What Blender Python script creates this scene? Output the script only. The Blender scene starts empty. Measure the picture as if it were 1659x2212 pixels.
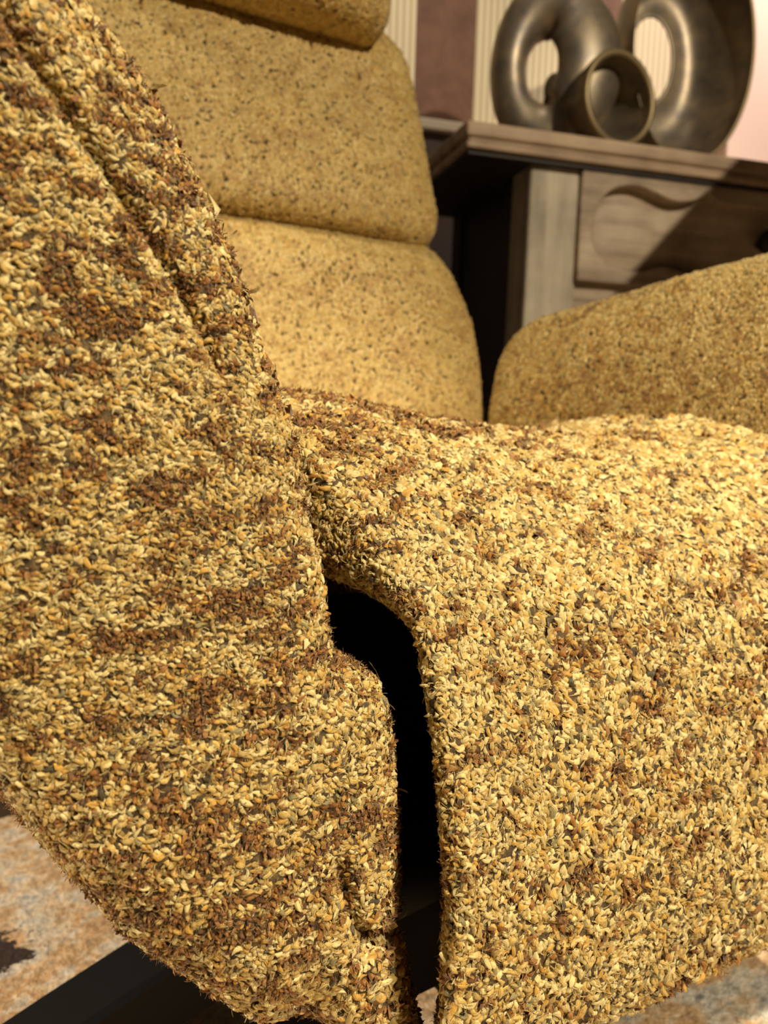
import bpy, bmesh, math, random
import numpy as np
from mathutils import Vector, Matrix

PILE = True
rng = np.random.default_rng(7)
random.seed(7)
sc = bpy.context.scene
col = sc.collection

# ------------------------------------------------------------------ camera
# world: X to the chair's right-hand arm, Y towards its back, Z up, floor at 0, metres
F = 1671.0; CX, CY = 829.5, 1106.0; W_PX, H_PX = 1659, 2212
YAW = math.radians(29); PIT = math.atan(216 / 1671); ROL = math.radians(1.7)
CAM = np.array([0, 0, .46])
fw = np.array([math.sin(YAW) * math.cos(PIT), math.cos(YAW) * math.cos(PIT), -math.sin(PIT)])
r0 = np.array([math.cos(YAW), -math.sin(YAW), 0]); u0 = np.cross(r0, fw)
RI = math.cos(ROL) * r0 + math.sin(ROL) * u0
UP = math.cos(ROL) * u0 - math.sin(ROL) * r0

def ray(u, v): return fw + (u - CX) / F * RI - (v - CY) / F * UP
def onY(u, v, Y):
    d = ray(u, v); return CAM + d * (Y / d[1])
def onX(u, v, X):
    d = ray(u, v); return CAM + d * (X / d[0])

cam_d = bpy.data.cameras.new('camera')
cam = bpy.data.objects.new('camera', cam_d); col.objects.link(cam)
cam_d.sensor_fit = 'VERTICAL'; cam_d.sensor_height = 24.0
cam_d.lens = 24.0 * F / H_PX
cam_d.clip_start = .01; cam_d.clip_end = 50
M = Matrix.Identity(4)
for i in range(3):
    M[i][0] = RI[i]; M[i][1] = UP[i]; M[i][2] = -fw[i]; M[i][3] = CAM[i]
cam.matrix_world = M
cam_d.dof.use_dof = True
cam_d.dof.focus_distance = .335
cam_d.dof.aperture_fstop = 6.5
sc.camera = cam

# ------------------------------------------------------------------ light
sc.view_settings.view_transform = 'Standard'
sc.view_settings.look = 'None'
sc.view_settings.gamma = 1.0
sc.view_settings.use_curve_mapping = False
sc.view_settings.exposure = 0.0
world = bpy.data.worlds.new('world'); sc.world = world
world.use_nodes = True
bg = world.node_tree.nodes['Background']
bg.inputs[0].default_value = (1.0, .82, .58, 1); bg.inputs[1].default_value = .035

def spot(name, loc, target, power, color, size, angle, blend=.4):
    d = bpy.data.lights.new(name, 'SPOT'); d.energy = power; d.color = color
    d.shadow_soft_size = size; d.spot_size = math.radians(angle); d.spot_blend = blend
    o = bpy.data.objects.new(name, d); col.objects.link(o)
    o.location = loc
    o.rotation_euler = (Vector(target) - Vector(loc)).to_track_quat('-Z', 'Y').to_euler()
    return o
spot('ceiling_spot', (.9, -2.4, 2.3), (.45, .5, .45), 370, (1, .86, .64), .05, 55)
spot('downlight_spot', (.75, -1.0, 2.4), (.12, .20, .35), 315, (1, .87, .64), .03, 34, .5)
spot('left_spot', (-1.3, .5, 2.2), (.60, .55, .5), 120, (1, .86, .64), .04, 24, .6)  # added fill to brighten the far arm's inner face
spot('rug_spot', (-2.2, .7, 1.7), (.02, .66, 0), 420, (1, .86, .68), .04, 26, .6)  # added narrow light to brighten the rug left of the chair
spot('wall_wash_spot', (1.75, .75, 2.3), (1.95, 1.5, 1.35), 115, (1, .82, .70), .05, 70, .8)
spot('wallpaper_spot', (.8, .75, 2.45), (1.0, 1.65, 1.5), 45, (1, .87, .68), .05, 60, .8)  # added to brighten the wallpaper behind the sculpture

# ------------------------------------------------------------------ materials
def s2l(c):
    c = np.asarray(c, float) / 255.0
    return np.where(c <= .04045, c / 12.92, ((c + .055) / 1.055) ** 2.4)
def rgba(*c): return (*s2l(c), 1)

def mat(name):
    m = bpy.data.materials.new(name); m.use_nodes = True
    nt = m.node_tree; b = nt.nodes['Principled BSDF']
    return m, nt, b
def nd(nt, t, **k):
    n = nt.nodes.new(t)
    for a, v in k.items(): setattr(n, a, v)
    return n
def ramp(nt, stops, fac):
    r = nd(nt, 'ShaderNodeValToRGB')
    el = r.color_ramp.elements
    while len(el) < len(stops): el.new(.5)
    for e, (p, c) in zip(el, stops): e.position = p; e.color = c
    nt.links.new(fac, r.inputs[0]); return r
def noise(nt, vec, scale, detail=4, rough=.55):
    n = nd(nt, 'ShaderNodeTexNoise'); n.inputs['Scale'].default_value = scale
    n.inputs['Detail'].default_value = detail; n.inputs['Roughness'].default_value = rough
    if vec is not None: nt.links.new(vec, n.inputs['Vector'])
    return n
def mapping(nt, out, scale=(1, 1, 1), loc=(0, 0, 0)):
    m = nd(nt, 'ShaderNodeMapping'); m.inputs['Scale'].default_value = scale; m.inputs['Location'].default_value = loc
    nt.links.new(out, m.inputs['Vector']); return m.outputs[0]
def bump(nt, b, height, strength, dist):
    n = nd(nt, 'ShaderNodeBump'); n.inputs['Strength'].default_value = strength; n.inputs['Distance'].default_value = dist
    nt.links.new(height, n.inputs['Height']); nt.links.new(n.outputs[0], b.inputs['Normal']); return n
def math_n(nt, op, a, b=None):
    n = nd(nt, 'ShaderNodeMath', operation=op)
    for i, x in enumerate((a, b)):
        if x is None: continue
        if isinstance(x, (int, float)): n.inputs[i].default_value = x
        else: nt.links.new(x, n.inputs[i])
    return n.outputs[0]

# woven backing cloth under the pile
M_BACK, nt, b = mat('chenille_backing')
tc = nd(nt, 'ShaderNodeTexCoord')
n1 = noise(nt, tc.outputs['Object'], 260, 3); n2 = noise(nt, tc.outputs['Object'], 70, 3)
r = ramp(nt, [(.3, rgba(46, 38, 24)), (.55, rgba(84, 66, 38)), (.75, rgba(118, 94, 54))], n1.outputs[0])
nt.links.new(r.outputs[0], b.inputs['Base Color']); b.inputs['Roughness'].default_value = .9
bump(nt, b, n1.outputs[0], .8, .002)

# pile: colour comes with each tuft, fibres are fine relief along the tuft
M_PILE, nt, b = mat('chenille_pile')
at = nd(nt, 'ShaderNodeAttribute'); at.attribute_name = 'tuft_colour'
uv = nd(nt, 'ShaderNodeUVMap'); uv.uv_map = 'tuft_uv'
mp = mapping(nt, uv.outputs[0], (15, .9, 1))
nf = noise(nt, mp, 1.0, 2, .6)
mixc = nd(nt, 'ShaderNodeMix', data_type='RGBA', blend_type='MULTIPLY'); mixc.inputs['Factor'].default_value = 1
rr = ramp(nt, [(.3, (.62, .60, .55, 1)), (.62, (1.12, 1.12, 1.1, 1))], nf.outputs[0])
nt.links.new(at.outputs['Color'], mixc.inputs[6]); nt.links.new(rr.outputs[0], mixc.inputs[7])
nt.links.new(mixc.outputs[2], b.inputs['Base Color'])
b.inputs['Roughness'].default_value = .36
b.inputs['Specular IOR Level'].default_value = .45
b.inputs['Sheen Weight'].default_value = .15
bump(nt, b, nf.outputs[0], .9, .0006)
tr = nd(nt, 'ShaderNodeBsdfTranslucent'); nt.links.new(mixc.outputs[2], tr.inputs[0])
ms = nd(nt, 'ShaderNodeMixShader'); ms.inputs[0].default_value = .12
nt.links.new(b.outputs[0], ms.inputs[1]); nt.links.new(tr.outputs[0], ms.inputs[2])
nt.links.new(ms.outputs[0], nt.nodes['Material Output'].inputs[0])

def plain(name, c, rough=.5, metal=0.0, spec=.5):
    m, nt, b = mat(name)
    b.inputs['Base Color'].default_value = rgba(*c); b.inputs['Roughness'].default_value = rough
    b.inputs['Metallic'].default_value = metal; b.inputs['Specular IOR Level'].default_value = spec
    return m, nt, b

M_BLACK, nt, b = plain('black_powder_coat', (9, 9, 8), .65, 0, .2)
tc = nd(nt, 'ShaderNodeTexCoord'); n1 = noise(nt, tc.outputs['Object'], 900, 2); bump(nt, b, n1.outputs[0], .15, .0004)

def wood(name, cols, axis, rough=.62):
    m, nt, b = mat(name)
    tc = nd(nt, 'ShaderNodeTexCoord')
    s = [22, 22, 22]; s[axis] = 1.6
    mp = mapping(nt, tc.outputs['Object'], tuple(s))
    n1 = noise(nt, mp, 1.6, 8, .65)
    n2 = noise(nt, tc.outputs['Object'], 9, 4, .6)
    mx = math_n(nt, 'ADD', math_n(nt, 'MULTIPLY', n1.outputs[0], .6), math_n(nt, 'MULTIPLY', n2.outputs[0], .4))
    r = ramp(nt, [(.34, rgba(*cols[0])), (.5, rgba(*cols[1])), (.66, rgba(*cols[2]))], mx)
    nt.links.new(r.outputs[0], b.inputs['Base Color']); b.inputs['Roughness'].default_value = rough
    bump(nt, b, n1.outputs[0], .5, .002)
    return m
M_WOOD_X = wood('weathered_wood_along', [(118, 100, 80), (172, 152, 128), (204, 186, 158)], 0)
M_WOOD_Z = wood('weathered_wood_upright', [(126, 116, 98), (178, 166, 144), (208, 196, 170)], 2)
M_WOOD_D = wood('dark_and_shaded_wood', [(22, 18, 14), (34, 28, 22), (52, 44, 36)], 2)  # dark wood; its tone also stands in for shade under the cabinet top
M_WOOD_T = wood('brown_top_wood', [(110, 88, 70), (166, 142, 116), (200, 176, 144)], 0)

M_BRONZE, nt, b = plain('dark_bronze', (86, 76, 60), .42, .7)
tc = nd(nt, 'ShaderNodeTexCoord'); n1 = noise(nt, tc.outputs['Object'], 26, 4)
r = ramp(nt, [(.3, rgba(112, 104, 96)), (.6, rgba(150, 136, 114)), (.8, rgba(172, 152, 118))], n1.outputs[0])
nt.links.new(r.outputs[0], b.inputs['Base Color'])

M_BRASS, nt, b = plain('worn_brass_rim', (150, 132, 98), .5, .7)

# striped wallpaper
M_WALL, nt, b = mat('striped_wallpaper')
tc = nd(nt, 'ShaderNodeTexCoord'); sx = nd(nt, 'ShaderNodeSeparateXYZ'); nt.links.new(tc.outputs['Object'], sx.inputs[0])
ph = math_n(nt, 'MODULO', math_n(nt, 'ADD', sx.outputs[0], 10 * .383 - .075), .383)
isb = math_n(nt, 'LESS_THAN', ph, .149)
pin = math_n(nt, 'SINE', math_n(nt, 'MULTIPLY', sx.outputs[0], 2 * math.pi / .0165))
rp = ramp(nt, [(.25, rgba(186, 170, 136)), (.7, rgba(224, 210, 178))], math_n(nt, 'ADD', math_n(nt, 'MULTIPLY', pin, .5), .5))
n1 = noise(nt, tc.outputs['Object'], 30, 4)
rb = ramp(nt, [(.3, rgba(92, 60, 42)), (.7, rgba(118, 80, 58))], n1.outputs[0])
mx = nd(nt, 'ShaderNodeMix', data_type='RGBA'); nt.links.new(isb, mx.inputs[0])
nt.links.new(rp.outputs[0], mx.inputs[6]); nt.links.new(rb.outputs[0], mx.inputs[7]); nt.links.new(mx.outputs[2], b.inputs['Base Color'])
b.inputs['Roughness'].default_value = .7
M_DADO, nt, b = plain('mauve_dado_paint', (92, 76, 72), .6)
M_RAIL, nt, b = plain('cream_painted_rail', (236, 222, 198), .5)
M_PLASTER, nt, b = plain('blush_plaster', (240, 214, 200), .75)
tc = nd(nt, 'ShaderNodeTexCoord'); n1 = noise(nt, tc.outputs['Object'], 60, 4); bump(nt, b, n1.outputs[0], .1, .002)
M_CEIL, nt, b = plain('ceiling_paint', (150, 140, 126), .9)
M_GAP_SHADE, nt, b = plain('gap_shade_black', (14, 12, 10), .95, 0, .1)  # for the added sheet that darkens the gap
M_BLOCKER, nt, b = plain('dark_blocker', (52, 44, 38), .9)  # for the added cone that shadows the cabinet
M_FLOOR, nt, b = plain('dark_floorboards', (70, 54, 40), .5)

# distressed rug
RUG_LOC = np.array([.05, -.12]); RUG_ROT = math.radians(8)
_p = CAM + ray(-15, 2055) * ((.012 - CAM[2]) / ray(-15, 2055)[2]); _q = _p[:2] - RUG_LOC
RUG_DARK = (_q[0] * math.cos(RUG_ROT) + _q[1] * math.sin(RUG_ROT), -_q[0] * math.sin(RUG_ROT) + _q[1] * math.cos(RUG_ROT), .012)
M_RUG, nt, b = mat('distressed_rug')
tc = nd(nt, 'ShaderNodeTexCoord')
na = noise(nt, mapping(nt, tc.outputs['Object'], (1, 1.3, 1)), 9, 5, .6)
nb = noise(nt, mapping(nt, tc.outputs['Object'], (1, 1.5, 1), (3, 1, 0)), 26, 6, .72)
nc = noise(nt, tc.outputs['Object'], 130, 3, .6)
mixv = math_n(nt, 'ADD', math_n(nt, 'MULTIPLY', na.outputs[0], .45), math_n(nt, 'MULTIPLY', nb.outputs[0], .55))
r1 = ramp(nt, [(.36, rgba(160, 162, 158)), (.43, rgba(222, 214, 196)), (.49, rgba(224, 198, 160)), (.54, rgba(204, 160, 108)), (.58, rgba(226, 206, 172)), (.66, rgba(168, 172, 170))], mixv)
r2 = ramp(nt, [(.35, (.66, .64, .62, 1)), (.6, (1.05, 1.05, 1.05, 1))], nc.outputs[0])
mx = nd(nt, 'ShaderNodeMix', data_type='RGBA', blend_type='MULTIPLY'); mx.inputs[0].default_value = 1
nt.links.new(r1.outputs[0], mx.inputs[6]); nt.links.new(r2.outputs[0], mx.inputs[7]); nt.links.new(mx.outputs[2], b.inputs['Base Color'])
# one dark brown patch with a noisy edge
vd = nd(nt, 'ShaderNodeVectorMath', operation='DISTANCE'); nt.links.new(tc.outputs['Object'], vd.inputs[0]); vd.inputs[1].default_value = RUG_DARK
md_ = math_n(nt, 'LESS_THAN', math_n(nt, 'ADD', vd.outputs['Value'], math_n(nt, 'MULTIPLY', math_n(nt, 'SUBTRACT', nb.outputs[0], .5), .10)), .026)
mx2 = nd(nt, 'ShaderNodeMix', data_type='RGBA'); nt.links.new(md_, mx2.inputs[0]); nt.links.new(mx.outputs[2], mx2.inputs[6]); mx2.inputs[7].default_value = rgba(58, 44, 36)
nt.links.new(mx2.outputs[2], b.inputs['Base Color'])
b.inputs['Roughness'].default_value = .95; bump(nt, b, nc.outputs[0], .7, .004)

# ------------------------------------------------------------------ helpers
def tag(o, label=None, cat=None, group=None, kind=None):
    if label: o['label'] = label
    if cat: o['category'] = cat
    if group: o['group'] = group
    if kind: o['kind'] = kind
    return o
def empty(name, loc, rz=0):
    o = bpy.data.objects.new(name, None); col.objects.link(o); o.location = loc; o.rotation_euler = (0, 0, rz)
    o.empty_display_size = .05
    return o
def link(name, me, material, parent=None):
    o = bpy.data.objects.new(name, me); col.objects.link(o)
    if material: me.materials.append(material)
    if parent: o.parent = parent
    return o
def mesh_obj(name, verts, faces, material, parent=None, smooth=True):
    me = bpy.data.meshes.new(name)
    me.from_pydata([tuple(map(float, v)) for v in verts], [], [tuple(map(int, f)) for f in faces])
    if smooth: me.polygons.foreach_set('use_smooth', np.ones(len(me.polygons), bool))
    me.update()
    return link(name, me, material, parent)
def box(name, lo, hi, material, parent=None, bevel=.003, seg=2, rough=0):
    bm = bmesh.new()
    bmesh.ops.create_cube(bm, size=1)
    for v in bm.verts:
        for i in range(3): v.co[i] = lo[i] if v.co[i] < 0 else hi[i]
    if bevel: bmesh.ops.bevel(bm, geom=bm.edges[:], offset=bevel, segments=seg, profile=.5, affect='EDGES')
    me = bpy.data.meshes.new(name); bm.to_mesh(me); bm.free()
    return link(name, me, material, parent)
def smooth_closed(pts, n):
    """closed Catmull-Rom through pts, resampled evenly to n points"""
    P = np.asarray(pts, float); m = len(P); out = []
    for i in range(m):
        p0, p1, p2, p3 = P[i - 1], P[i], P[(i + 1) % m], P[(i + 2) % m]
        for t in np.linspace(0, 1, 24, endpoint=False):
            out.append(.5 * ((2 * p1) + (-p0 + p2) * t + (2 * p0 - 5 * p1 + 4 * p2 - p3) * t * t + (-p0 + 3 * p1 - 3 * p2 + p3) * t ** 3))
    out = np.array(out + [out[0]])
    s = np.r_[0, np.cumsum(np.linalg.norm(np.diff(out, axis=0), axis=1))]
    q = np.linspace(0, s[-1], n, endpoint=False)
    return np.c_[np.interp(q, s, out[:, 0]), np.interp(q, s, out[:, 1])]
def seg_near(P, line):
    """nearest points on a polyline and distances"""
    best = np.full(len(P), 1e9); near = np.zeros_like(P)
    for a, b_ in zip(line[:-1], line[1:]):
        a = np.asarray(a, float); b_ = np.asarray(b_, float); d = b_ - a
        t = np.clip(((P - a) @ d) / (d @ d), 0, 1); q = a + t[:, None] * d
        dist = np.linalg.norm(P - q, axis=1); k = dist < best
        best[k] = dist[k]; near[k] = q[k]
    return near, best
def grid_faces(rows, n, close=True):
    f = []
    for r in range(rows - 1):
        for i in range(n if close else n - 1):
            j = (i + 1) % n
            f.append((r * n + i, r * n + j, (r + 1) * n + j, (r + 1) * n + i))
    return f
def slab(outline, medial, d0, d1, round0, round1, nside=40, ncap=34, power=2.4, core=.03):
    """loft a 2-D outline from depth d0 to d1 with rounded, pillowed ends.
    returns (points 2-D, depth 0..1 list, faces): rows of (p, depth)"""
    near, _ = seg_near(outline, medial); n = len(outline); rows = []
    ss = 1 - (1 - np.linspace(core, 1, ncap)) ** 1.6
    for s in ss[:-1]:
        rows.append((near + (outline - near) * s, d0 + round0 * (1 - (1 - s ** power) ** (1 / power))))
    for d in np.linspace(d0 + round0, d1 - round1, nside): rows.append((outline.copy(), d))
    for s in ss[::-1][1:]:
        rows.append((near + (outline - near) * s, d1 - round1 * (1 - (1 - s ** power) ** (1 / power))))
    P = np.concatenate([r[0] for r in rows]); D = np.concatenate([np.full(n, r[1]) for r in rows])
    faces = grid_faces(len(rows), n)
    k = (len(rows) - 1) * n
    faces.append(tuple(range(n - 1, -1, -1))); faces.append(tuple(range(k, k + n)))
    return P, D, faces

# ------------------------------------------------------------------ pile
SRGB = dict(pale=(242, 219, 150), straw=(224, 189, 106), gold=(216, 168, 74), tan=(196, 166, 94), grey=(160, 146, 96),
            dark=(84, 72, 44), brown=(166, 112, 46), deep=(118, 78, 35))
LIN = {k: s2l(v) for k, v in SRGB.items()}

_lat = np.random.default_rng(3).random((64, 64, 64)).astype(np.float32)
def vnoise(P):
    Q = np.floor(P).astype(int); fr = P - Q; fr = fr * fr * (3 - 2 * fr); out = 0
    for dx in (0, 1):
        for dy in (0, 1):
            for dz in (0, 1):
                w = (fr[:, 0] if dx else 1 - fr[:, 0]) * (fr[:, 1] if dy else 1 - fr[:, 1]) * (fr[:, 2] if dz else 1 - fr[:, 2])
                out = out + w * _lat[(Q[:, 0] + dx) % 64, (Q[:, 1] + dy) % 64, (Q[:, 2] + dz) % 64]
    return out
def fnoise(P, s, o=0.0):
    return .65 * vnoise(P * s + 11.3 + o) + .35 * vnoise(P * s * 2.1 + 5.7 + o)

def scatter(ob, spacing_fn, zmin=-1.0, nmax=400000):
    """points on the part's surface, roughly one per spacing, where the room in front of the chair could see them"""
    me = ob.data; me.calc_loop_triangles()
    V = np.empty(len(me.vertices) * 3); me.vertices.foreach_get('co', V); V = V.reshape(-1, 3)
    VN = np.empty(len(me.vertices) * 3); me.vertices.foreach_get('normal', VN); VN = VN.reshape(-1, 3)
    T = np.empty(len(me.loop_triangles) * 3, int); me.loop_triangles.foreach_get('vertices', T); T = T.reshape(-1, 3)
    a, b_, c = V[T[:, 0]], V[T[:, 1]], V[T[:, 2]]
    cr = np.cross(b_ - a, c - a); ar = .5 * np.linalg.norm(cr, axis=1)
    cen = (a + b_ + c) / 3; nn = cr / np.maximum(2 * ar[:, None], 1e-12)
    dv = CAM - cen; dl = np.linalg.norm(dv, axis=1)
    q = cen - CAM; z = np.maximum(q @ fw, .02); x = (q @ RI) / z * F; y = (q @ UP) / z * F
    qv = V - CAM; zv = np.maximum(qv @ fw, .02)
    inv = (np.abs(qv @ RI) / zv * F < CX + 60) & (np.abs(qv @ UP) / zv * F < CY + 60) & ((qv @ fw) > .05)
    face = (nn * dv).sum(1) / dl
    inside = inv[T].any(1) & (face > -.3)                      # finest where the picture shows it
    vis = (inside | ((nn[:, 1] < .75) & (nn[:, 2] > -.8))) & (cen[:, 2] > zmin)
    sp = np.where(inside, spacing_fn(dl), .0048)
    sp = 2 ** (np.round(np.log2(sp) * 3) / 3)
    wgt = np.where(vis, ar / sp ** 2, 0); tot = wgt.sum()
    n = min(int(tot * 3.0), nmax * 4)
    idx = rng.choice(len(T), n, p=wgt / tot)
    r1 = np.sqrt(rng.random(n)); r2 = rng.random(n)
    w0, w1, w2 = 1 - r1, r1 * (1 - r2), r1 * r2
    P = a[idx] * w0[:, None] + b_[idx] * w1[:, None] + c[idx] * w2[:, None]
    N = VN[T[idx, 0]] * w0[:, None] + VN[T[idx, 1]] * w1[:, None] + VN[T[idx, 2]] * w2[:, None]
    N /= np.linalg.norm(N, axis=1)[:, None]
    S = sp[idx]
    key = np.floor(P / (S * .86)[:, None]).astype(np.int64)
    key = key[:, 0] * 73856093 ^ key[:, 1] * 19349663 ^ key[:, 2] * 83492791 ^ (np.round(np.log2(S) * 3).astype(np.int64) * 7919)
    _, first = np.unique(key, return_index=True)
    return P[first], N[first], S[first], inside[idx][first]

def petals(P, N, T, L, Wd, phi0, phi1, side, colr, rows, cols, cup, jag, fan, arch=False):
    """curved, cupped little fans of pile; returns verts, quads, per-vertex colour, uv"""
    n = len(P); B = np.cross(N, T)
    t = np.linspace(0, 1, rows + 1); c = np.linspace(-1, 1, cols + 1)
    jg = 1 + jag * (rng.random((n, cols + 1)) - .6)
    tip = (1 - .30 * c[None, :] ** 2) * jg
    tt = t[None, :, None] * tip[:, None, :]
    fine = np.linspace(0, 1.4, 29)
    ang = phi0[:, None] + (phi1 - phi0)[:, None] * fine[None, :]
    al = np.concatenate([np.zeros((n, 1)), np.cumsum(np.cos(ang[:, :-1]) * np.diff(fine), 1)], 1)
    up = np.concatenate([np.zeros((n, 1)), np.cumsum(np.sin(ang[:, :-1]) * np.diff(fine), 1)], 1)
    x = np.clip(tt / 1.4 * 28, 0, 27.99); i0 = x.astype(int); w = x - i0
    ii = np.arange(n)[:, None, None]
    A = (al[ii, i0] * (1 - w) + al[ii, i0 + 1] * w) * L[:, None, None]
    U = (up[ii, i0] * (1 - w) + up[ii, i0 + 1] * w) * L[:, None, None]
    width = (fan[:, None, None] + (1 - fan[:, None, None]) * tt ** .6)
    S = c[None, None, :] * width * Wd[:, None, None] * .5 + side[:, None, None] * tt ** 2 * L[:, None, None]
    if arch:      # a rolled curl: half-round across, tapering to both ends
        width = (.22 + .78 * np.sin(np.pi * np.clip(tt * .86 + .07, 0, 1)) ** .7)
        th = c[None, None, :] * math.radians(100); hw = width * Wd[:, None, None] * .5
        S = np.sin(th) * hw + side[:, None, None] * (tt - .5) ** 2 * 2 * L[:, None, None]
        U = U + (np.cos(th) - .5) * hw
    else:
        U = U - cup * (c[None, None, :] ** 2) * width * Wd[:, None, None] * .5
    X = P[:, None, None, :] + T[:, None, None, :] * A[..., None] + B[:, None, None, :] * S[..., None] + N[:, None, None, :] * U[..., None]
    nv = (rows + 1) * (cols + 1)
    q = []
    for r in range(rows):
        for k in range(cols):
            q.append((r * (cols + 1) + k, r * (cols + 1) + k + 1, (r + 1) * (cols + 1) + k + 1, (r + 1) * (cols + 1) + k))
    Q = (np.array(q)[None] + (np.arange(n) * nv)[:, None, None]).reshape(-1, 4)
    C = np.repeat(colr, nv, axis=0)
    u = np.broadcast_to(c[None, None, :] * .5 + rng.random(n)[:, None, None] * 50, X.shape[:3])
    v = np.broadcast_to(t[None, :, None] + rng.random(n)[:, None, None] * 50, X.shape[:3])
    return X.reshape(-1, 3), Q, C, np.stack([u, v], -1).reshape(-1, 2)

def build_pile(parent, sets, material):
    V = np.concatenate([s[0] for s in sets]); off = np.cumsum([0] + [len(s[0]) for s in sets])
    Q = np.concatenate([s[1] + o for s, o in zip(sets, off)]); C = np.concatenate([s[2] for s in sets]); UV = np.concatenate([s[3] for s in sets])
    me = bpy.data.meshes.new('chenille_pile')
    me.vertices.add(len(V)); me.vertices.foreach_set('co', V.ravel())
    me.loops.add(len(Q) * 4); me.loops.foreach_set('vertex_index', Q.ravel().astype(np.int32))
    me.polygons.add(len(Q)); me.polygons.foreach_set('loop_start', np.arange(len(Q), dtype=np.int32) * 4)
    me.polygons.foreach_set('use_smooth', np.ones(len(Q), bool))
    a = me.attributes.new('tuft_colour', 'FLOAT_COLOR', 'POINT')
    a.data.foreach_set('color', np.c_[C, np.ones(len(C))].ravel())
    uvl = me.uv_layers.new(name='tuft_uv'); uvl.data.foreach_set('uv', UV[Q.ravel()].ravel())
    me.update(calc_edges=True)
    o = link('chenille_pile', me, material, parent)
    o['kind'] = 'stuff'; o['label'] = 'gold and brown chenille tufts'
    return o

def pick(keys, probs, n):
    k = rng.choice(len(keys), n, p=np.array(probs) / sum(probs)); return np.array([LIN[x] for x in keys])[k]

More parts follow.
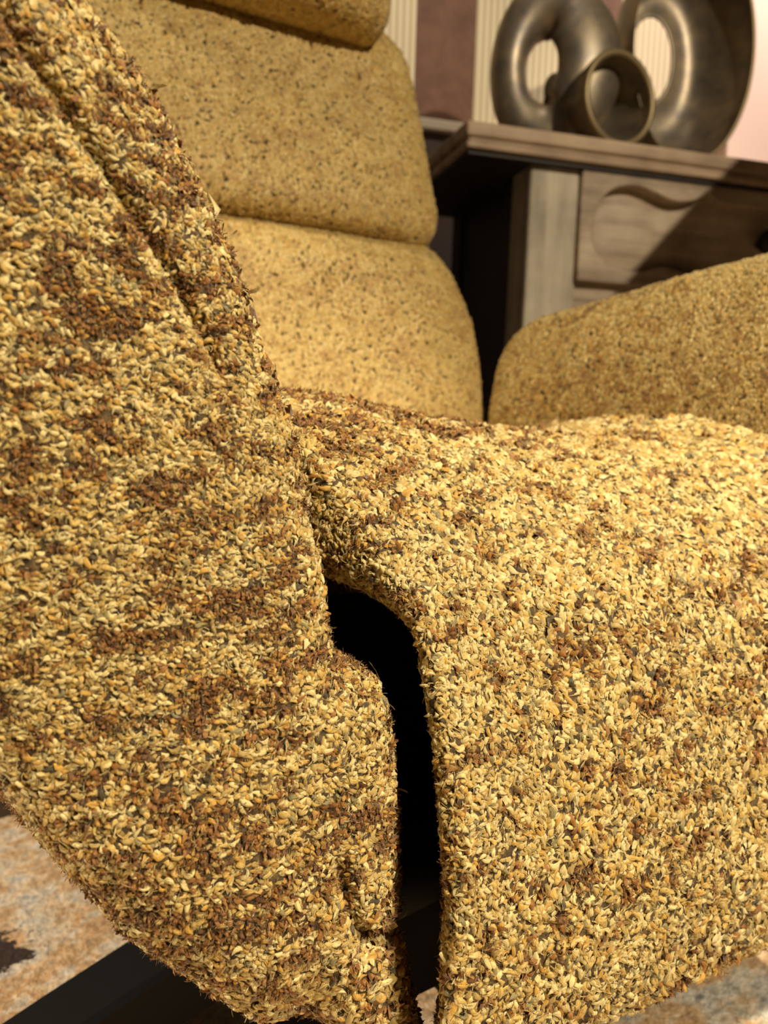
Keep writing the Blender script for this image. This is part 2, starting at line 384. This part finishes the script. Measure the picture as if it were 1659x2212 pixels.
def add_pile(ob, spacing_fn, lay, brown_bias=None, rows=3, cols=4, size=1.0, soft=0.0, flat=1.0, hairs=False, zmin=-1.0, swirl=4.0, streak=(.8, 1.0, 1.6)):
    if not PILE: return
    P, N, S, ins = scatter(ob, spacing_fn, zmin=zmin)
    n = len(P)
    lay = np.asarray(lay, float)
    T = lay[None] - N * (N @ lay)[:, None]; T /= np.maximum(np.linalg.norm(T, axis=1), 1e-6)[:, None]
    B = np.cross(N, T)
    th = (vnoise(P * 200) - .5) * swirl + rng.normal(0, .6, n) + np.where(rng.random(n) < .5, math.pi, 0)
    T = T * np.cos(th)[:, None] + B * np.sin(th)[:, None]
    B = np.cross(N, T)
    # brown fleck field: stretched flecks about 7 mm long
    st = P * np.array(streak)
    fl = fnoise(st, 125.0); big = fnoise(P, 26.0, 40.)
    bias = np.zeros(n) if brown_bias is None else brown_bias(P, N)
    score = fl + .30 * (big - .5) + bias
    isb = score > .66
    half = (score > .60) & ~isb
    colr = pick(['pale', 'straw', 'gold', 'tan', 'grey', 'dark'], [.42, .32, .08, .11, .05, .02], n)
    cb = pick(['brown', 'deep', 'gold', 'tan'], [.55, .25, .12, .08], n)
    ch = pick(['tan', 'brown', 'gold', 'straw'], [.35, .25, .2, .2], n)
    colr[isb] = cb[isb]; colr[half] = ch[half]
    colr = colr * (1 + rng.normal(0, .06, n))[:, None]
    if soft: colr = colr * (1 - soft) + soft * colr.mean(0)
    colr = np.clip(colr, .005, .95)
    L = S * 2.15 * size * (1 + rng.normal(0, .22, n)).clip(.5, 1.6)
    Wd = S * 2.5 * size * (1 + rng.normal(0, .28, n)).clip(.35, 1.8)
    phi0 = np.radians(rng.uniform(25, 62, n)) * flat; phi1 = np.radians(rng.uniform(-60, -5, n)) * flat
    side = rng.normal(0, .35, n); fan = rng.uniform(.35, .75, n)
    base = P - N * (S * .25)[:, None]
    if not hairs:
        base = P - N * (S * .05)[:, None]; Wd *= 1.15
        phi1[isb] = np.radians(rng.uniform(-40, 10, isb.sum())) * flat; Wd[isb] *= .8
        sets = [petals(base, N, T, S * rng.uniform(1.8, 2.8, n), S * rng.uniform(1.9, 2.8, n), np.radians(rng.uniform(15, 50, n)) * flat,
                       np.radians(rng.uniform(-60, -20, n)) * flat, side, colr, rows, cols, 0, .1, fan, True)]
        return ob, sets, P, N, T, S
    curl = rng.random(n) < .68
    far = np.linalg.norm(P - CAM, axis=1) > .42
    k = ~isb & ~curl & ins
    sets = [petals(base[k], N[k], T[k], L[k], Wd[k] * .72, phi0[k], phi1[k], side[k], colr[k], rows, cols, .8, .35, fan[k])]
    for k, nc_ in ((curl & ~isb & ins & ~far, cols), (curl & ~isb & ins & far, 2)):
     kn = k.sum()
     if kn:
      sets.append(petals(base[k] + N[k] * (S[k] * rng.uniform(0, .35, kn))[:, None], N[k], T[k], S[k] * rng.uniform(1.7, 3.1, kn), S[k] * rng.uniform(.75, 1.35, kn),
                       np.radians(rng.uniform(15, 60, kn)), np.radians(rng.uniform(-65, -15, kn)), rng.normal(0, .75, kn), colr[k], 3, nc_, 0, .1, fan[k], True))
    k = ~ins; kn = k.sum()
    if kn: sets.append(petals(P[k], N[k], T[k], S[k] * rng.uniform(1.6, 2.6, kn), S[k] * rng.uniform(1.2, 1.9, kn), np.radians(rng.uniform(15, 50, kn)),
                              np.radians(rng.uniform(-60, -20, kn)), side[k], colr[k], 2, 2, 0, .1, fan[k], True))
    isb = isb & ins
    k = isb; kn = k.sum()
    sets.append(petals(base[k] + N[k] * (S[k] * rng.uniform(0, .3, kn))[:, None], N[k], T[k], S[k] * rng.uniform(1.2, 2.2, kn), S[k] * rng.uniform(.7, 1.3, kn),
                       np.radians(rng.uniform(35, 80, kn)), np.radians(rng.uniform(-30, 40, kn)), rng.normal(0, .4, kn), colr[k], 3, cols, 0, .15, fan[k], True))
    def bundle(sel, K, spread, wfac, lfac, p0, p1, lift):
        m = sel.sum()
        if not m: return
        rp = lambda a: np.repeat(a[sel], K, axis=0)
        ang = (np.tile(np.linspace(-1, 1, K), m) + rng.normal(0, .35, m * K)) * spread
        t_, n_, b__ = rp(T), rp(N), rp(B)
        t2 = t_ * np.cos(ang)[:, None] + b__ * np.sin(ang)[:, None]
        s_ = rp(S)
        p_ = rp(base) + b__ * (np.sin(ang) * s_ * .35)[:, None] + n_ * (s_ * lift)[:, None]
        c_ = np.clip(rp(colr) * (1 + rng.normal(0, .12, m * K))[:, None], .005, .95)
        sets.append(petals(p_, n_, t2, rp(L) * lfac * rng.uniform(.75, 1.15, m * K), s_ * wfac * rng.uniform(.7, 1.3, m * K),
                           rp(phi0) * 0 + np.radians(rng.uniform(*p0, m * K)), np.radians(rng.uniform(*p1, m * K)),
                           rp(side) + rng.normal(0, .25, m * K), c_, 2, 1, 0, .2, np.full(m * K, .95)))
    bundle(isb, 3, 1.6, .12, 1.0, (45, 88), (-10, 70), .1)
    return ob, sets, P, N, T, S

def add_curls(sets, P, N, S, frac, colr_keys, probs):
    n = int(len(P) * frac)
    if n < 1: return
    k = rng.choice(len(P), n, replace=frac > 1)
    p, nn, s = P[k], N[k], S[k]
    rv = rng.normal(size=(n, 3)); T = rv - nn * (rv * nn).sum(1)[:, None]; T /= np.linalg.norm(T, axis=1)[:, None]
    p = p + T * (rng.random(n) * s)[:, None]
    L = s * rng.uniform(1.3, 2.8, n); Wd = s * rng.uniform(.16, .34, n)
    sets.append(petals(p + nn * (s * .15)[:, None], nn, T, L, Wd, np.radians(rng.uniform(30, 85, n)), np.radians(rng.uniform(-80, 10, n)),
                       rng.normal(0, .8, n), pick(colr_keys, probs, n), 4, 1, .0, .3, np.full(n, .8)))

def upholster(ob, spacing_fn, lay, curls=.6, **k):
    if not PILE: return
    ob_, sets, P, N, T, S = add_pile(ob, spacing_fn, lay, **k)
    if curls: add_curls(sets, P, N, S, curls, ['pale', 'straw', 'grey', 'dark', 'brown'], [.45, .25, .1, .08, .12])
    o = build_pile(ob, sets, M_PILE)
    print('pile', ob.name, len(P), 'tufts', len(o.data.polygons) * 2, 'tris')

# ------------------------------------------------------------------ room
A0 = np.array([.7673, 1.1367]); CAB_ROT = math.radians(-13.01)      # cabinet's front left corner, on the floor
e1 = np.array([math.cos(CAB_ROT), math.sin(CAB_ROT)]); e2 = np.array([-e1[1], e1[0]])
def struct(name, lo, hi, m, origin=(0, 0, 0), rz=0, bevel=0):
    o = box(name, lo, hi, m, None, bevel); o.location = origin; o.rotation_euler = (0, 0, rz); o['kind'] = 'structure'; return o
CAB_O = (A0[0], A0[1], 0)
struct('floor', (-3.2, -3.2, -.06), (4.2, 3.2, 0), M_FLOOR)
struct('ceiling', (-3.2, -3.2, 2.6), (4.2, 3.2, 2.66), M_CEIL)
struct('wall_back', (-3.2, .55, 1.145), (.907, .65, 2.6), M_WALL, CAB_O, CAB_ROT)
struct('wall_back_lower', (-3.2, .55, 0), (.907, .65, 1.12), M_DADO, CAB_O, CAB_ROT)
tr_ = struct('trim_1', (-3.2, .535, 1.12), (.907, .65, 1.145), M_RAIL, CAB_O, CAB_ROT, .004)
struct('wall_right', (.907, .50, 0), (3.0, .65, 2.6), M_PLASTER, CAB_O, CAB_ROT, .004)

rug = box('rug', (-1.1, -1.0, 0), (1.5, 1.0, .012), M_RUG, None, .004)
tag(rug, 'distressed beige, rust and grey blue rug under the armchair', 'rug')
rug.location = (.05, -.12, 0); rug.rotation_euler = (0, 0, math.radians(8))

# ------------------------------------------------------------------ armchair
chair = empty('armchair', (.30, .50, .012))
tag(chair, 'gold and brown chenille lounge armchair on a black metal star base', 'armchair')
bpy.context.view_layer.update()
def to_chair(V): return np.asarray(V) - np.array([.30, .50, .012])
def chair_part(name, V, faces, m=None, smooth=True):
    """built in world metres, parented to the chair root"""
    o = mesh_obj(name, V, faces, m or M_BACK, None, smooth)
    o.parent = chair; o.matrix_parent_inverse = Matrix.Translation((-.30, -.50, -.012))
    return o
def recalc(o):
    bm = bmesh.new(); bm.from_mesh(o.data); bmesh.ops.recalc_face_normals(bm, faces=bm.faces[:]); bm.to_mesh(o.data); bm.free(); o.data.update()

def px_xz(pts, Y): return [tuple(onY(u, v, Y)[[0, 2]]) for u, v in pts]
ARM_Y = .262; SIL_Y = .285

def crease(P2, line, depth, width):
    _, d = seg_near(P2, line); return depth * np.exp(-(d / width) ** 2)

# near arm: outline of its front end in X,Z
out = px_xz([(190, 0), (265, 110), (335, 215), (405, 335), (470, 475), (530, 640), (585, 800), (625, 920), (655, 1060), (688, 1230), (702, 1340),
             (722, 1412), (780, 1442), (822, 1496), (842, 1590), (852, 1720), (856, 1860), (862, 2000), (885, 2120), (915, 2240), (900, 2330), (800, 2290),
             (715, 2215), (650, 2186), (599, 2203), (548, 2203), (498, 2177), (422, 2127), (354, 2085), (278, 2030), (236, 1983), (186, 1924),
             (139, 1878), (84, 1806), (25, 1730)], SIL_Y)
out += [(-.022, .392), (-.044, .455), (-.058, .53), (-.062, .60), (-.052, .655), (-.024, .682), (.006, .672), (.026, .638)]
outline = smooth_closed(out, 340)
P2, D, faces = slab(outline, [(-.02, .625), (.03, .47), (.10, .33), (.115, .27)], ARM_Y, .80, .034, .05, nside=44, ncap=44)
t = np.clip((D - ARM_Y) / (.80 - ARM_Y), 0, 1)
X = P2[:, 0] - .13 * np.clip(t - .06, 0, 1); Z = .22 + (P2[:, 1] - .22) * (1 - .32 * np.clip(t - .05, 0, 1) ** 1.2)
front = D < ARM_Y + .0335
seam = px_xz([(-40, -40), (50, 110), (165, 285), (260, 420), (330, 520), (400, 640), (455, 745), (480, 800)], ARM_Y + .004)
fold = px_xz([(722, 1850), (735, 1930), (755, 1985), (790, 2022), (880, 2018)], ARM_Y + .01)
slit = px_xz([(768, 2032), (880, 2022)], ARM_Y + .01)
dy = crease(P2, seam, .0055, .0030) + crease(P2, fold, .008, .0035) + crease(P2, slit, .013, .0028)
lump = (fnoise(np.c_[P2, D], 16., 3.) - .5) * .012
Y = D + np.where(front, dy + lump, 0)
arm = chair_part('armrest', np.c_[X, Y, Z], faces); recalc(arm)
arm['label'] = 'padded armrest with a sewn crease along its front edge'

# far arm
def far_arm():
    yb, yf = .80, .27
    prof = smooth_closed([(.565, .30), (.566, .40), (.57, .47), (.582, .53), (.60, .572), (.625, .590), (.655, .585), (.68, .55), (.685, .47), (.675, .36), (.65, .27), (.60, .25)], 150)
    P2, D, faces = slab(prof, [(.62, .33), (.632, .53)], yf, yb, .045, .07, nside=60, ncap=26)
    t = np.clip((D - yf) / (yb - yf), 0, 1)
    top = np.clip((P2[:, 1] - .38) / .20, 0, 1)
    Z = P2[:, 1] + top * (.052 * (1 - t) - .018 * t)
    X = P2[:, 0] + .05 * (1 - t) * top + .02 * (1 - t) - .005
    lump = (fnoise(np.c_[P2, D], 14., 9.) - .5) * .010
    o = chair_part('armrest', np.c_[X + lump, D, Z], faces); recalc(o); return o
arm2 = far_arm()
arm2['label'] = 'padded armrest beside the wooden cabinet'

# seat cushion: side profile in Y,Z lofted across X
prof = smooth_closed([(.74, .425), (.65, .443), (.56, .455), (.48, .459), (.42, .453), (.365, .437), (.318, .405), (.278, .362), (.252, .31), (.238, .252), (.236, .20),
                      (.248, .165), (.30, .152), (.5, .155), (.7, .18), (.765, .24), (.78, .33), (.77, .40)], 330)
P2, D, faces = slab(prof, [(.33, .30), (.70, .32)], 0, 1, .030, .085, nside=90, ncap=34, power=2.6)
Yp, Zp = P2[:, 0], P2[:, 1]
wz = np.clip((Zp - .352) / .04, 0, 1); wz = wz * wz * (3 - 2 * wz)
dY = np.maximum(Yp - np.interp(Zp, [.165, .20, .252, .31, .362, .405, .437], [.248, .236, .238, .252, .278, .318, .365]) - .004, 0)
Xl = (1 - wz) * np.minimum(np.interp(Zp, [.25, .30, .36, .40], [.164, .165, .168, .166]) + .85 * dY, .29) + wz * np.interp(Yp, [.28, .33, .45, .80], [.168, .150, .098, .02])
Xr = np.interp(Yp, [.2, .5, .8], [.60, .585, .575])
X = Xl + (Xr - Xl) * D
topw = np.clip((Zp - .38) / .06, 0, 1) * np.clip((.76 - Yp) / .1, 0, 1)
zo = np.interp(X, [.05, .12, .20, .28, .36, .45, .55, .62], [.012, .012, .010, -.002, -.010, -.012, .002, .012])
lump = (fnoise(np.c_[X, Yp, Zp], 13., 1.) - .5) * .014
seat = chair_part('seat_cushion', np.c_[X, Yp - lump * .6, Zp + topw * zo + lump * .5], faces); recalc(seat)

# back: stacked cushions, each a bent pillow
def pillow(name, edge, z0, z1, ycurve, xc, th, nrow=70, n=120, er=.05, power=2.6):
    """edge: (z, right-hand x) pairs; ycurve: (z, y of the front face)"""
    zs = np.linspace(0, 1, nrow); s = np.sin((zs - .5) * math.pi); s = .5 + .5 * np.sign(s) * np.abs(s) ** .9
    rows = []
    ez, ex = np.array(edge).T; yz, yy = np.array(ycurve).T
    a = np.linspace(0, 2 * math.pi, n, endpoint=False)
    ca = np.sign(np.cos(a)) * np.abs(np.cos(a)) ** (2 / 3.4); sa = np.sign(np.sin(a)) * np.abs(np.sin(a)) ** (2 / 2.3)
    for b_ in s:
        z = z0 + (z1 - z0) * b_
        d = min(b_, 1 - b_) * (z1 - z0)
        k = (1 - max(0, 1 - d / er) ** power) ** (1 / power) if d < er else 1.0
        k = max(k, .02)
        w = (np.interp(z, ez, ex) - xc) - (1 - k) * .035
        y = np.interp(z, yz, yy) + th
        sl = (np.interp(z + .01, yz, yy) - np.interp(z - .01, yz, yy)) / .02
        hh = th * k
        zz = z + sa * hh * sl * .8
        rows.append(np.c_[xc + ca * w, y + sa * hh, zz])
    V = np.concatenate(rows); faces = grid_faces(nrow, n); k = (nrow - 1) * n
    faces.append(tuple(range(n - 1, -1, -1))); faces.append(tuple(range(k, k + n)))
    lump = (fnoise(V, 12., 5.) - .5) * .012
    V[:, 1] += lump
    o = chair_part(name, V, faces); recalc(o); return o
XC = .285
BACKY = [(.30, .735), (.46, .745), (.66, .775), (.90, .85), (1.0, .885), (1.25, .93)]
def edge_px(pts):
    r = []
    for u, v in pts:
        Y = .80
        for _ in range(6):
            p = onY(u, v, Y); Y = np.interp(p[2], *np.array(BACKY).T) + .05
        p = onY(u, v, Y); r.append((p[2], p[0]))
    return sorted(r)
lum = pillow('lumbar_cushion', [(.30, .565)] + edge_px([(1045, 890), (1034, 800), (1014, 700), (980, 610), (955, 540)]), .30, .664, BACKY, XC, .06, power=2.0)
mid = pillow('back_cushion', edge_px([(958, 545), (940, 440), (918, 330), (895, 220), (880, 150), (868, 90)]), .658, .935, BACKY, XC, .062, er=.06, power=2.0)
head = pillow('headrest_cushion', [(.80, .448), (1.3, .46)], .875, 1.21, [(.80, .775), (.90, .785), (1.0, .80), (1.25, .86)], XC, .062, er=.06)

# shell under the seat and swivel star base
und = smooth_closed([(.118, .34), (.15, .33), (.34, .36), (.50, .37), (.55, .44), (.55, .62), (.50, .74), (.30, .77), (.10, .74), (.06, .60), (.08, .42)], 80)
V = np.r_[np.c_[und, np.full(80, .235)], np.c_[(und - [.3, .5]) * .985 + [.3, .5], np.full(80, .180)], np.c_[(und - [.3, .5]) * .9 + [.3, .5], np.full(80, .170)]]
fs = grid_faces(3, 80) + [tuple(range(79, -1, -1)), tuple(range(160, 240))]
shell = chair_part('under_frame', V, fs, M_BLACK, True); recalc(shell)
shell['label'] = 'black metal under frame'
V = [(x, y, z) for z in (.105, .36) for x, y in ((.135, .358), (.33, .372), (.33, .384), (.135, .370))]  # added black sheet, standing in for shade deep in the gap
gap_panel = chair_part('gap_shade_panel', V, [(0, 1, 2, 3), (4, 7, 6, 5), (0, 4, 5, 1), (1, 5, 6, 2), (2, 6, 7, 3), (3, 7, 4, 0)], M_GAP_SHADE, False); recalc(gap_panel)
gap_panel['label'] = 'black panel added inside the gap to paint in its shade'
def cyl(name, c, r, z0, z1, n=48, prof=None):
    prof = prof or [(0, r), (1, r)]
    a = np.linspace(0, 2 * math.pi, n, endpoint=False)
    V = np.concatenate([np.c_[c[0] + rr * np.cos(a), c[1] + rr * np.sin(a), np.full(n, z0 + (z1 - z0) * h)] for h, rr in prof])
    k = (len(prof) - 1) * n
    o = chair_part(name, V, grid_faces(len(prof), n) + [tuple(range(n - 1, -1, -1)), tuple(range(k, k + n))], M_BLACK, False); recalc(o); return o
cyl('column', (.30, .52), .03, .06, .175)
cyl('hub', (.30, .52), .05, .055, .125, prof=[(0, .045), (.15, .055), (.8, .055), (1, .042)])
def base_leg(ang):
    ca, sa = math.cos(ang), math.sin(ang)
    st = [(.03, .028, .062, .112), (.15, .027, .050, .100), (.26, .025, .022, .066), (.34, .023, .0135, .040), (.355, .021, .013, .028)]
    V = []
    for d, w, zb, zt in st:
        for sgn, z, ww in ((-1, zb, w * .9), (1, zb, w * .9), (1, zt - .004, w), (1, zt, w - .004), (-1, zt, w - .004), (-1, zt - .004, w)):
            V.append((.30 + ca * d - sa * ww * sgn, .52 + sa * d + ca * ww * sgn, z))
    fs = grid_faces(len(st), 6) + [tuple(range(5, -1, -1)), tuple(range(24, 30))]
    o = chair_part('base_leg', V, fs, M_BLACK, False); recalc(o)
for k in range(4): base_leg(math.radians(180 + 5) + k * math.pi / 2)

NEAR = lambda d: np.clip(np.where(d < .48, .0059 * d, .00283 + (d - .48) * .0075), .0015, .0046)
FARS = lambda d: np.clip(.0033 * d, .0022, .006)
def seat_brown(P, N):
    crest = np.exp(-((P[:, 2] - .455) / .022) ** 2) * np.clip((.42 - P[:, 0]) / .14, 0, 1) * np.clip((.62 - P[:, 1]) / .1, 0, 1)
    return -.03 + .13 * crest
upholster(arm, NEAR, (1, 0, -.25), .3, rows=3, cols=3, hairs=True, swirl=2.6, streak=(.75, 1.0, 2.0), brown_bias=lambda P, N: np.full(len(P), .07))
upholster(seat, NEAR, (.2, -1, -.6), .3, rows=3, cols=3, hairs=True, brown_bias=seat_brown)
upholster(arm2, FARS, (-.3, .4, -1), 0, rows=2, cols=2, soft=.3, flat=.8, brown_bias=lambda P, N: .06 * np.clip((.56 - P[:, 2]) / .08, -.5, 1))
for o in (lum, mid, head): upholster(o, FARS, (.1, 0, -1), 0, rows=2, cols=2, soft=.6, flat=.6, zmin=.425, brown_bias=lambda P, N: np.full(len(P), .03))

# ------------------------------------------------------------------ cabinet
cab = empty('cabinet', CAB_O, CAB_ROT)
tag(cab, 'weathered wooden cabinet with carved drawer fronts behind the armchair', 'cabinet')
CW = 1.26; CD = .44; TOP = .95
top = box('top', (0, 0, .925), (CW, CD, TOP), M_WOOD_T, cab, .005)
def moulding(name, lo, hi, parent): return box(name, lo, hi, M_WOOD_T, parent, .004)
moulding('moulding', (.006, .006, .917), (CW - .006, CD, .926), top)
moulding('moulding', (.001, .001, .906), (CW - .001, CD, .918), top)
box('soffit_shade', (.008, .012, .899), (CW - .008, CD - .01, .907), M_WOOD_D, cab, .001)  # added dark board, paints the shade on the underside of the top
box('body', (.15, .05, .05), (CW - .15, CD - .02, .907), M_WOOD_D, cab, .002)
for x0 in (.135, CW - .235):
    box('post', (x0, .03, 0), (x0 + .1, .11, .907), M_WOOD_Z, cab, .006)
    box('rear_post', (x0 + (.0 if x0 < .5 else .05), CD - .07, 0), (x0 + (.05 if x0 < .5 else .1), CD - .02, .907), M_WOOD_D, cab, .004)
box('rail', (.235, .042, .675), (CW - .235, .09, .7085), M_WOOD_X, cab, .003)
box('rail', (.235, .042, .885), (CW - .235, .09, .907), M_WOOD_X, cab, .003)
box('rail', (.235, .042, .05), (CW - .235, .09, .11), M_WOOD_X, cab, .003)
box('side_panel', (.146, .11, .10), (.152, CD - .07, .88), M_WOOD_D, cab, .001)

def curve_plate(name, loops, y0, y1, m, parent, bevel=.002):
    """flat plate cut to closed loops in the cabinet's x,z plane, thick from y0 to y1"""
    cu = bpy.data.curves.new(name, 'CURVE'); cu.dimensions = '2D'; cu.fill_mode = 'BOTH'
    cu.extrude = (y1 - y0) / 2 - bevel; cu.bevel_depth = bevel; cu.bevel_resolution = 1
    for lp in loops:
        s = cu.splines.new('POLY'); s.points.add(len(lp) - 1); s.use_cyclic_u = True
        for p, q in zip(s.points, lp): p.co = (q[0], q[1], 0, 1)
    tmp = bpy.data.objects.new('tmp', cu)
    me = bpy.data.meshes.new_from_object(tmp)
    bpy.data.objects.remove(tmp); bpy.data.curves.remove(cu)
    me.transform(Matrix.Translation((0, (y0 + y1) / 2, 0)) @ Matrix.Rotation(math.pi / 2, 4, 'X'))
    me.name = name
    return link(name, me, m, parent)
dr0, dr1, dz0, dz1 = .234, CW - .234, .71, .902
drawer = box('drawer', (dr0, .046, dz0), (dr1, .08, dz1), M_WOOD_X, cab, .002)
half = [(.262, .838), (.274, .858), (.296, .876), (.325, .8845), (.352, .8845), (.385, .877), (.41, .869), (.435, .8665), (.462, .871), (.482, .880), (.496, .8885), (.512, .880), (.54, .8725), (.585, .872)]
low = [(.252, .80), (.258, .770), (.282, .744), (.315, .731), (.345, .728), (.378, .732), (.41, .742), (.45, .736), (.50, .730), (.57, .728)]
mir = lambda L: [(CW - x, z) for x, z in L]
inner = half + mir(half)[::-1] + mir(low) + low[::-1]
inner = [tuple(p) for p in smooth_closed(inner, 260)]
edge = [(dr0, dz0), (dr1, dz0), (dr1, dz1), (dr0, dz1)]
curve_plate('carved_frame', [edge, inner], .018, .048, M_WOOD_X, drawer, .003)
def dome(name, c, r, y, h, m, parent, n=48, rings=10):
    V = []; a = np.linspace(0, 2 * math.pi, n, endpoint=False)
    for k in range(rings):
        q = k / (rings - 1); rr = r * math.cos(q * math.pi / 2) + .0005
        V.append(np.c_[c[0] + rr * np.cos(a), np.full(n, y - h * math.sin(q * math.pi / 2)), c[1] + rr * np.sin(a)])
    o = mesh_obj(name, np.concatenate(V), grid_faces(rings, n) + [tuple(range((rings - 1) * n, rings * n)), tuple(range(n - 1, -1, -1))], m, parent); recalc(o); return o
for xx in (.337, CW - .337): dome('carved_disc', (xx, .803), .070, .047, .008, M_WOOD_X, drawer)
kx, kz = .632, .806
a = np.linspace(0, 2 * math.pi, 32, endpoint=False)
kp = [(.008, .036), (.010, .022), (.020, .016), (.024, .006), (.022, -.004), (.013, -.010), (.002, -.012)]
V = np.concatenate([np.c_[kx + r_ * np.cos(a), np.full(32, y_), kz + r_ * np.sin(a)] for r_, y_ in kp])
o = mesh_obj('knob', V, grid_faces(len(kp), 32) + [tuple(range(31, -1, -1)), tuple(range(192, 224))], M_WOOD_D, drawer); recalc(o)
# lower doors: frame with a dark fretted opening
for x0, x1 in ((.238, .628), (.632, CW - .238)):
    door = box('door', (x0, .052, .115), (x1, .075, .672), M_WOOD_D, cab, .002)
    fr = [(x0, .115), (x1, .115), (x1, .672), (x0, .672)]
    hole = [(x0 + .022, .15), (x1 - .022, .15), (x1 - .022, .650), (x0 + .022, .650)]
    curve_plate('door_frame', [fr, hole], .036, .053, M_WOOD_X, door, .003)
    hole2 = [(x0 + .045, .18), (x1 - .045, .18), (x1 - .045, .628), (x0 + .045, .628)]
    curve_plate('panel_frame', [[(p, q) for p, q in hole], hole2], .042, .054, M_WOOD_X, door, .003)

# ------------------------------------------------------------------ bronze sculpture on the cabinet
scu = empty('sculpture', (A0[0] + e1[0] * .33 + e2[0] * .15, A0[1] + e1[1] * .33 + e2[1] * .15, TOP), CAB_ROT)
tag(scu, 'dark bronze abstract sculpture of interlocking hollow loops on the cabinet top', 'sculpture')
def loop_part(name, c, ax, az, r_in, yoff, ytilt, rad_fn, m, arc=None, nu=96, nv=36):
    """closed loop: ellipse with half-axes ax, az about c (local x,z), tube radius by angle"""
    V = []
    for i in range(nu):
        a = 2 * math.pi * i / nu if arc is None else arc[0] + (arc[1] - arc[0]) * i / (nu - 1)
        cx, cz = c[0] + ax * math.cos(a), c[1] + az * math.sin(a); cy = yoff + ytilt * math.cos(a)
        ra, rb = rad_fn(a)
        nx, nz = math.cos(a) / ax, math.sin(a) / az; l = math.hypot(nx, nz); nx /= l; nz /= l
        for j in range(nv):
            b_ = 2 * math.pi * j / nv
            V.append((cx + nx * ra * math.cos(b_), cy + rb * math.sin(b_), cz + nz * ra * math.cos(b_)))
    f = []
    for i in range(nu if arc is None else nu - 1):
        for j in range(nv):
            f.append((i * nv + j, ((i + 1) % nu) * nv + j, ((i + 1) % nu) * nv + (j + 1) % nv, i * nv + (j + 1) % nv))
    o = mesh_obj(name, V, f, m, scu); recalc(o); return o
# left ring: a tube, slender on its outer side and fat where it meets the others
def ring_rad(a):
    c, s_ = math.cos(a), math.sin(a)
    return (.049 + .015 * c + .008 * s_ * s_, .036)
loop_part('ring', (-.112, .1665), .068, .108, 0, .0, -.035, ring_rad, M_BRONZE)
# right ring: a wide hollow band, its concave inside turned to the front
def bowl_loop(name, c, ax, az, y0, m):
    V = []; nu = 96; prof = [(1.0, -.07), (.975, -.03), (.86, .02), (.66, .05), (.46, .045), (.38, .040), (.38, .052), (.62, .065), (.9, .045), (1.03, -.01), (1.02, -.07)]
    for i in range(nu):
        a = 2 * math.pi * i / nu
        for k, y in prof:
            V.append((c[0] + ax * k * math.cos(a) - .036 * (1 - k), y0 + y, c[1] + az * k * math.sin(a) + .03 * (1 - k)))
    n = len(prof); f = []
    for i in range(nu):
        for j in range(n):
            f.append((i * n + j, ((i + 1) % nu) * n + j, ((i + 1) % nu) * n + (j + 1) % n, i * n + (j + 1) % n))
    o = mesh_obj(name, V, f, m, scu); recalc(o)
    md = o.modifiers.new('sub', 'SUBSURF'); md.levels = 1; md.render_levels = 2
    return o
bowl_loop('band', (.158, .2175), .130, .208, .0, M_BRONZE)
loop_part('rim', (.158, .2175), .131, .209, 0, -.07, .0, lambda a: (.0045, .0045), M_BRASS, arc=(-1.9, .9), nv=10)
# horn opening to the front
def horn(name, m):
    path = [(-.016, .090, -.100, .080), (-.016, .090, -.094, .084), (-.017, .090, -.082, .0825), (-.02, .090, -.06, .077), (-.03, .095, -.03, .066), (-.05, .11, .0, .055), (-.075, .13, .02, .042)]
    inner = [(-.05, .11, .0, .043), (-.03, .097, -.03, .056), (-.02, .091, -.06, .064), (-.016, .090, -.085, .069), (-.016, .090, -.098, .073)]
    rings = path[::-1] + [(-.016, .090, -.1025, .0765)] + inner[::-1]
    V = []; n = 64
    for x, z, y, r in rings:
        for i in range(n):
            a = 2 * math.pi * i / n
            V.append((x + r * math.cos(a), y + .015 * math.cos(a), z + r * math.sin(a)))
    k = (len(rings) - 1) * n
    o = mesh_obj(name, V, grid_faces(len(rings), n) + [tuple(range(n - 1, -1, -1)), tuple(range(k, k + n))], m, scu); recalc(o); return o
horn('horn', M_BRONZE)
loop_part('rim', (-.016, .090), .0775, .0775, 0, -.099, .015, lambda a: (.0068, .0068), M_BRASS, nv=12)

# ------------------------------------------------------------------ shadow cone on a pole, out of view right of the armchair
blocker = empty('shadow_blocker', (1.38, .48, 0))  # added only to cast the diagonal shadow on the cabinet front
tag(blocker, 'unseen dark cone on a pole, added to cast a shadow on the cabinet', 'blocker')
def lathe(name, prof, m, n=56):
    a = np.linspace(0, 2 * math.pi, n, endpoint=False)
    V = np.concatenate([np.c_[r_ * np.cos(a), r_ * np.sin(a), np.full(n, z_)] for r_, z_ in prof]); k = (len(prof) - 1) * n
    o = mesh_obj(name, V, grid_faces(len(prof), n) + ([tuple(range(n - 1, -1, -1)), tuple(range(k, k + n))] if name != 'blocker_cone' else []), m, blocker); recalc(o); return o
lathe('base', [(.14, .0), (.14, .018), (.13, .026), (.02, .034)], M_BLACK)
lathe('pole', [(.011, .03), (.011, 1.20)], M_BLACK)
lathe('blocker_cone', [(.34, .92), (.09, 1.21), (.088, 1.21), (.337, .92), (.34, .92)], M_BLOCKER)
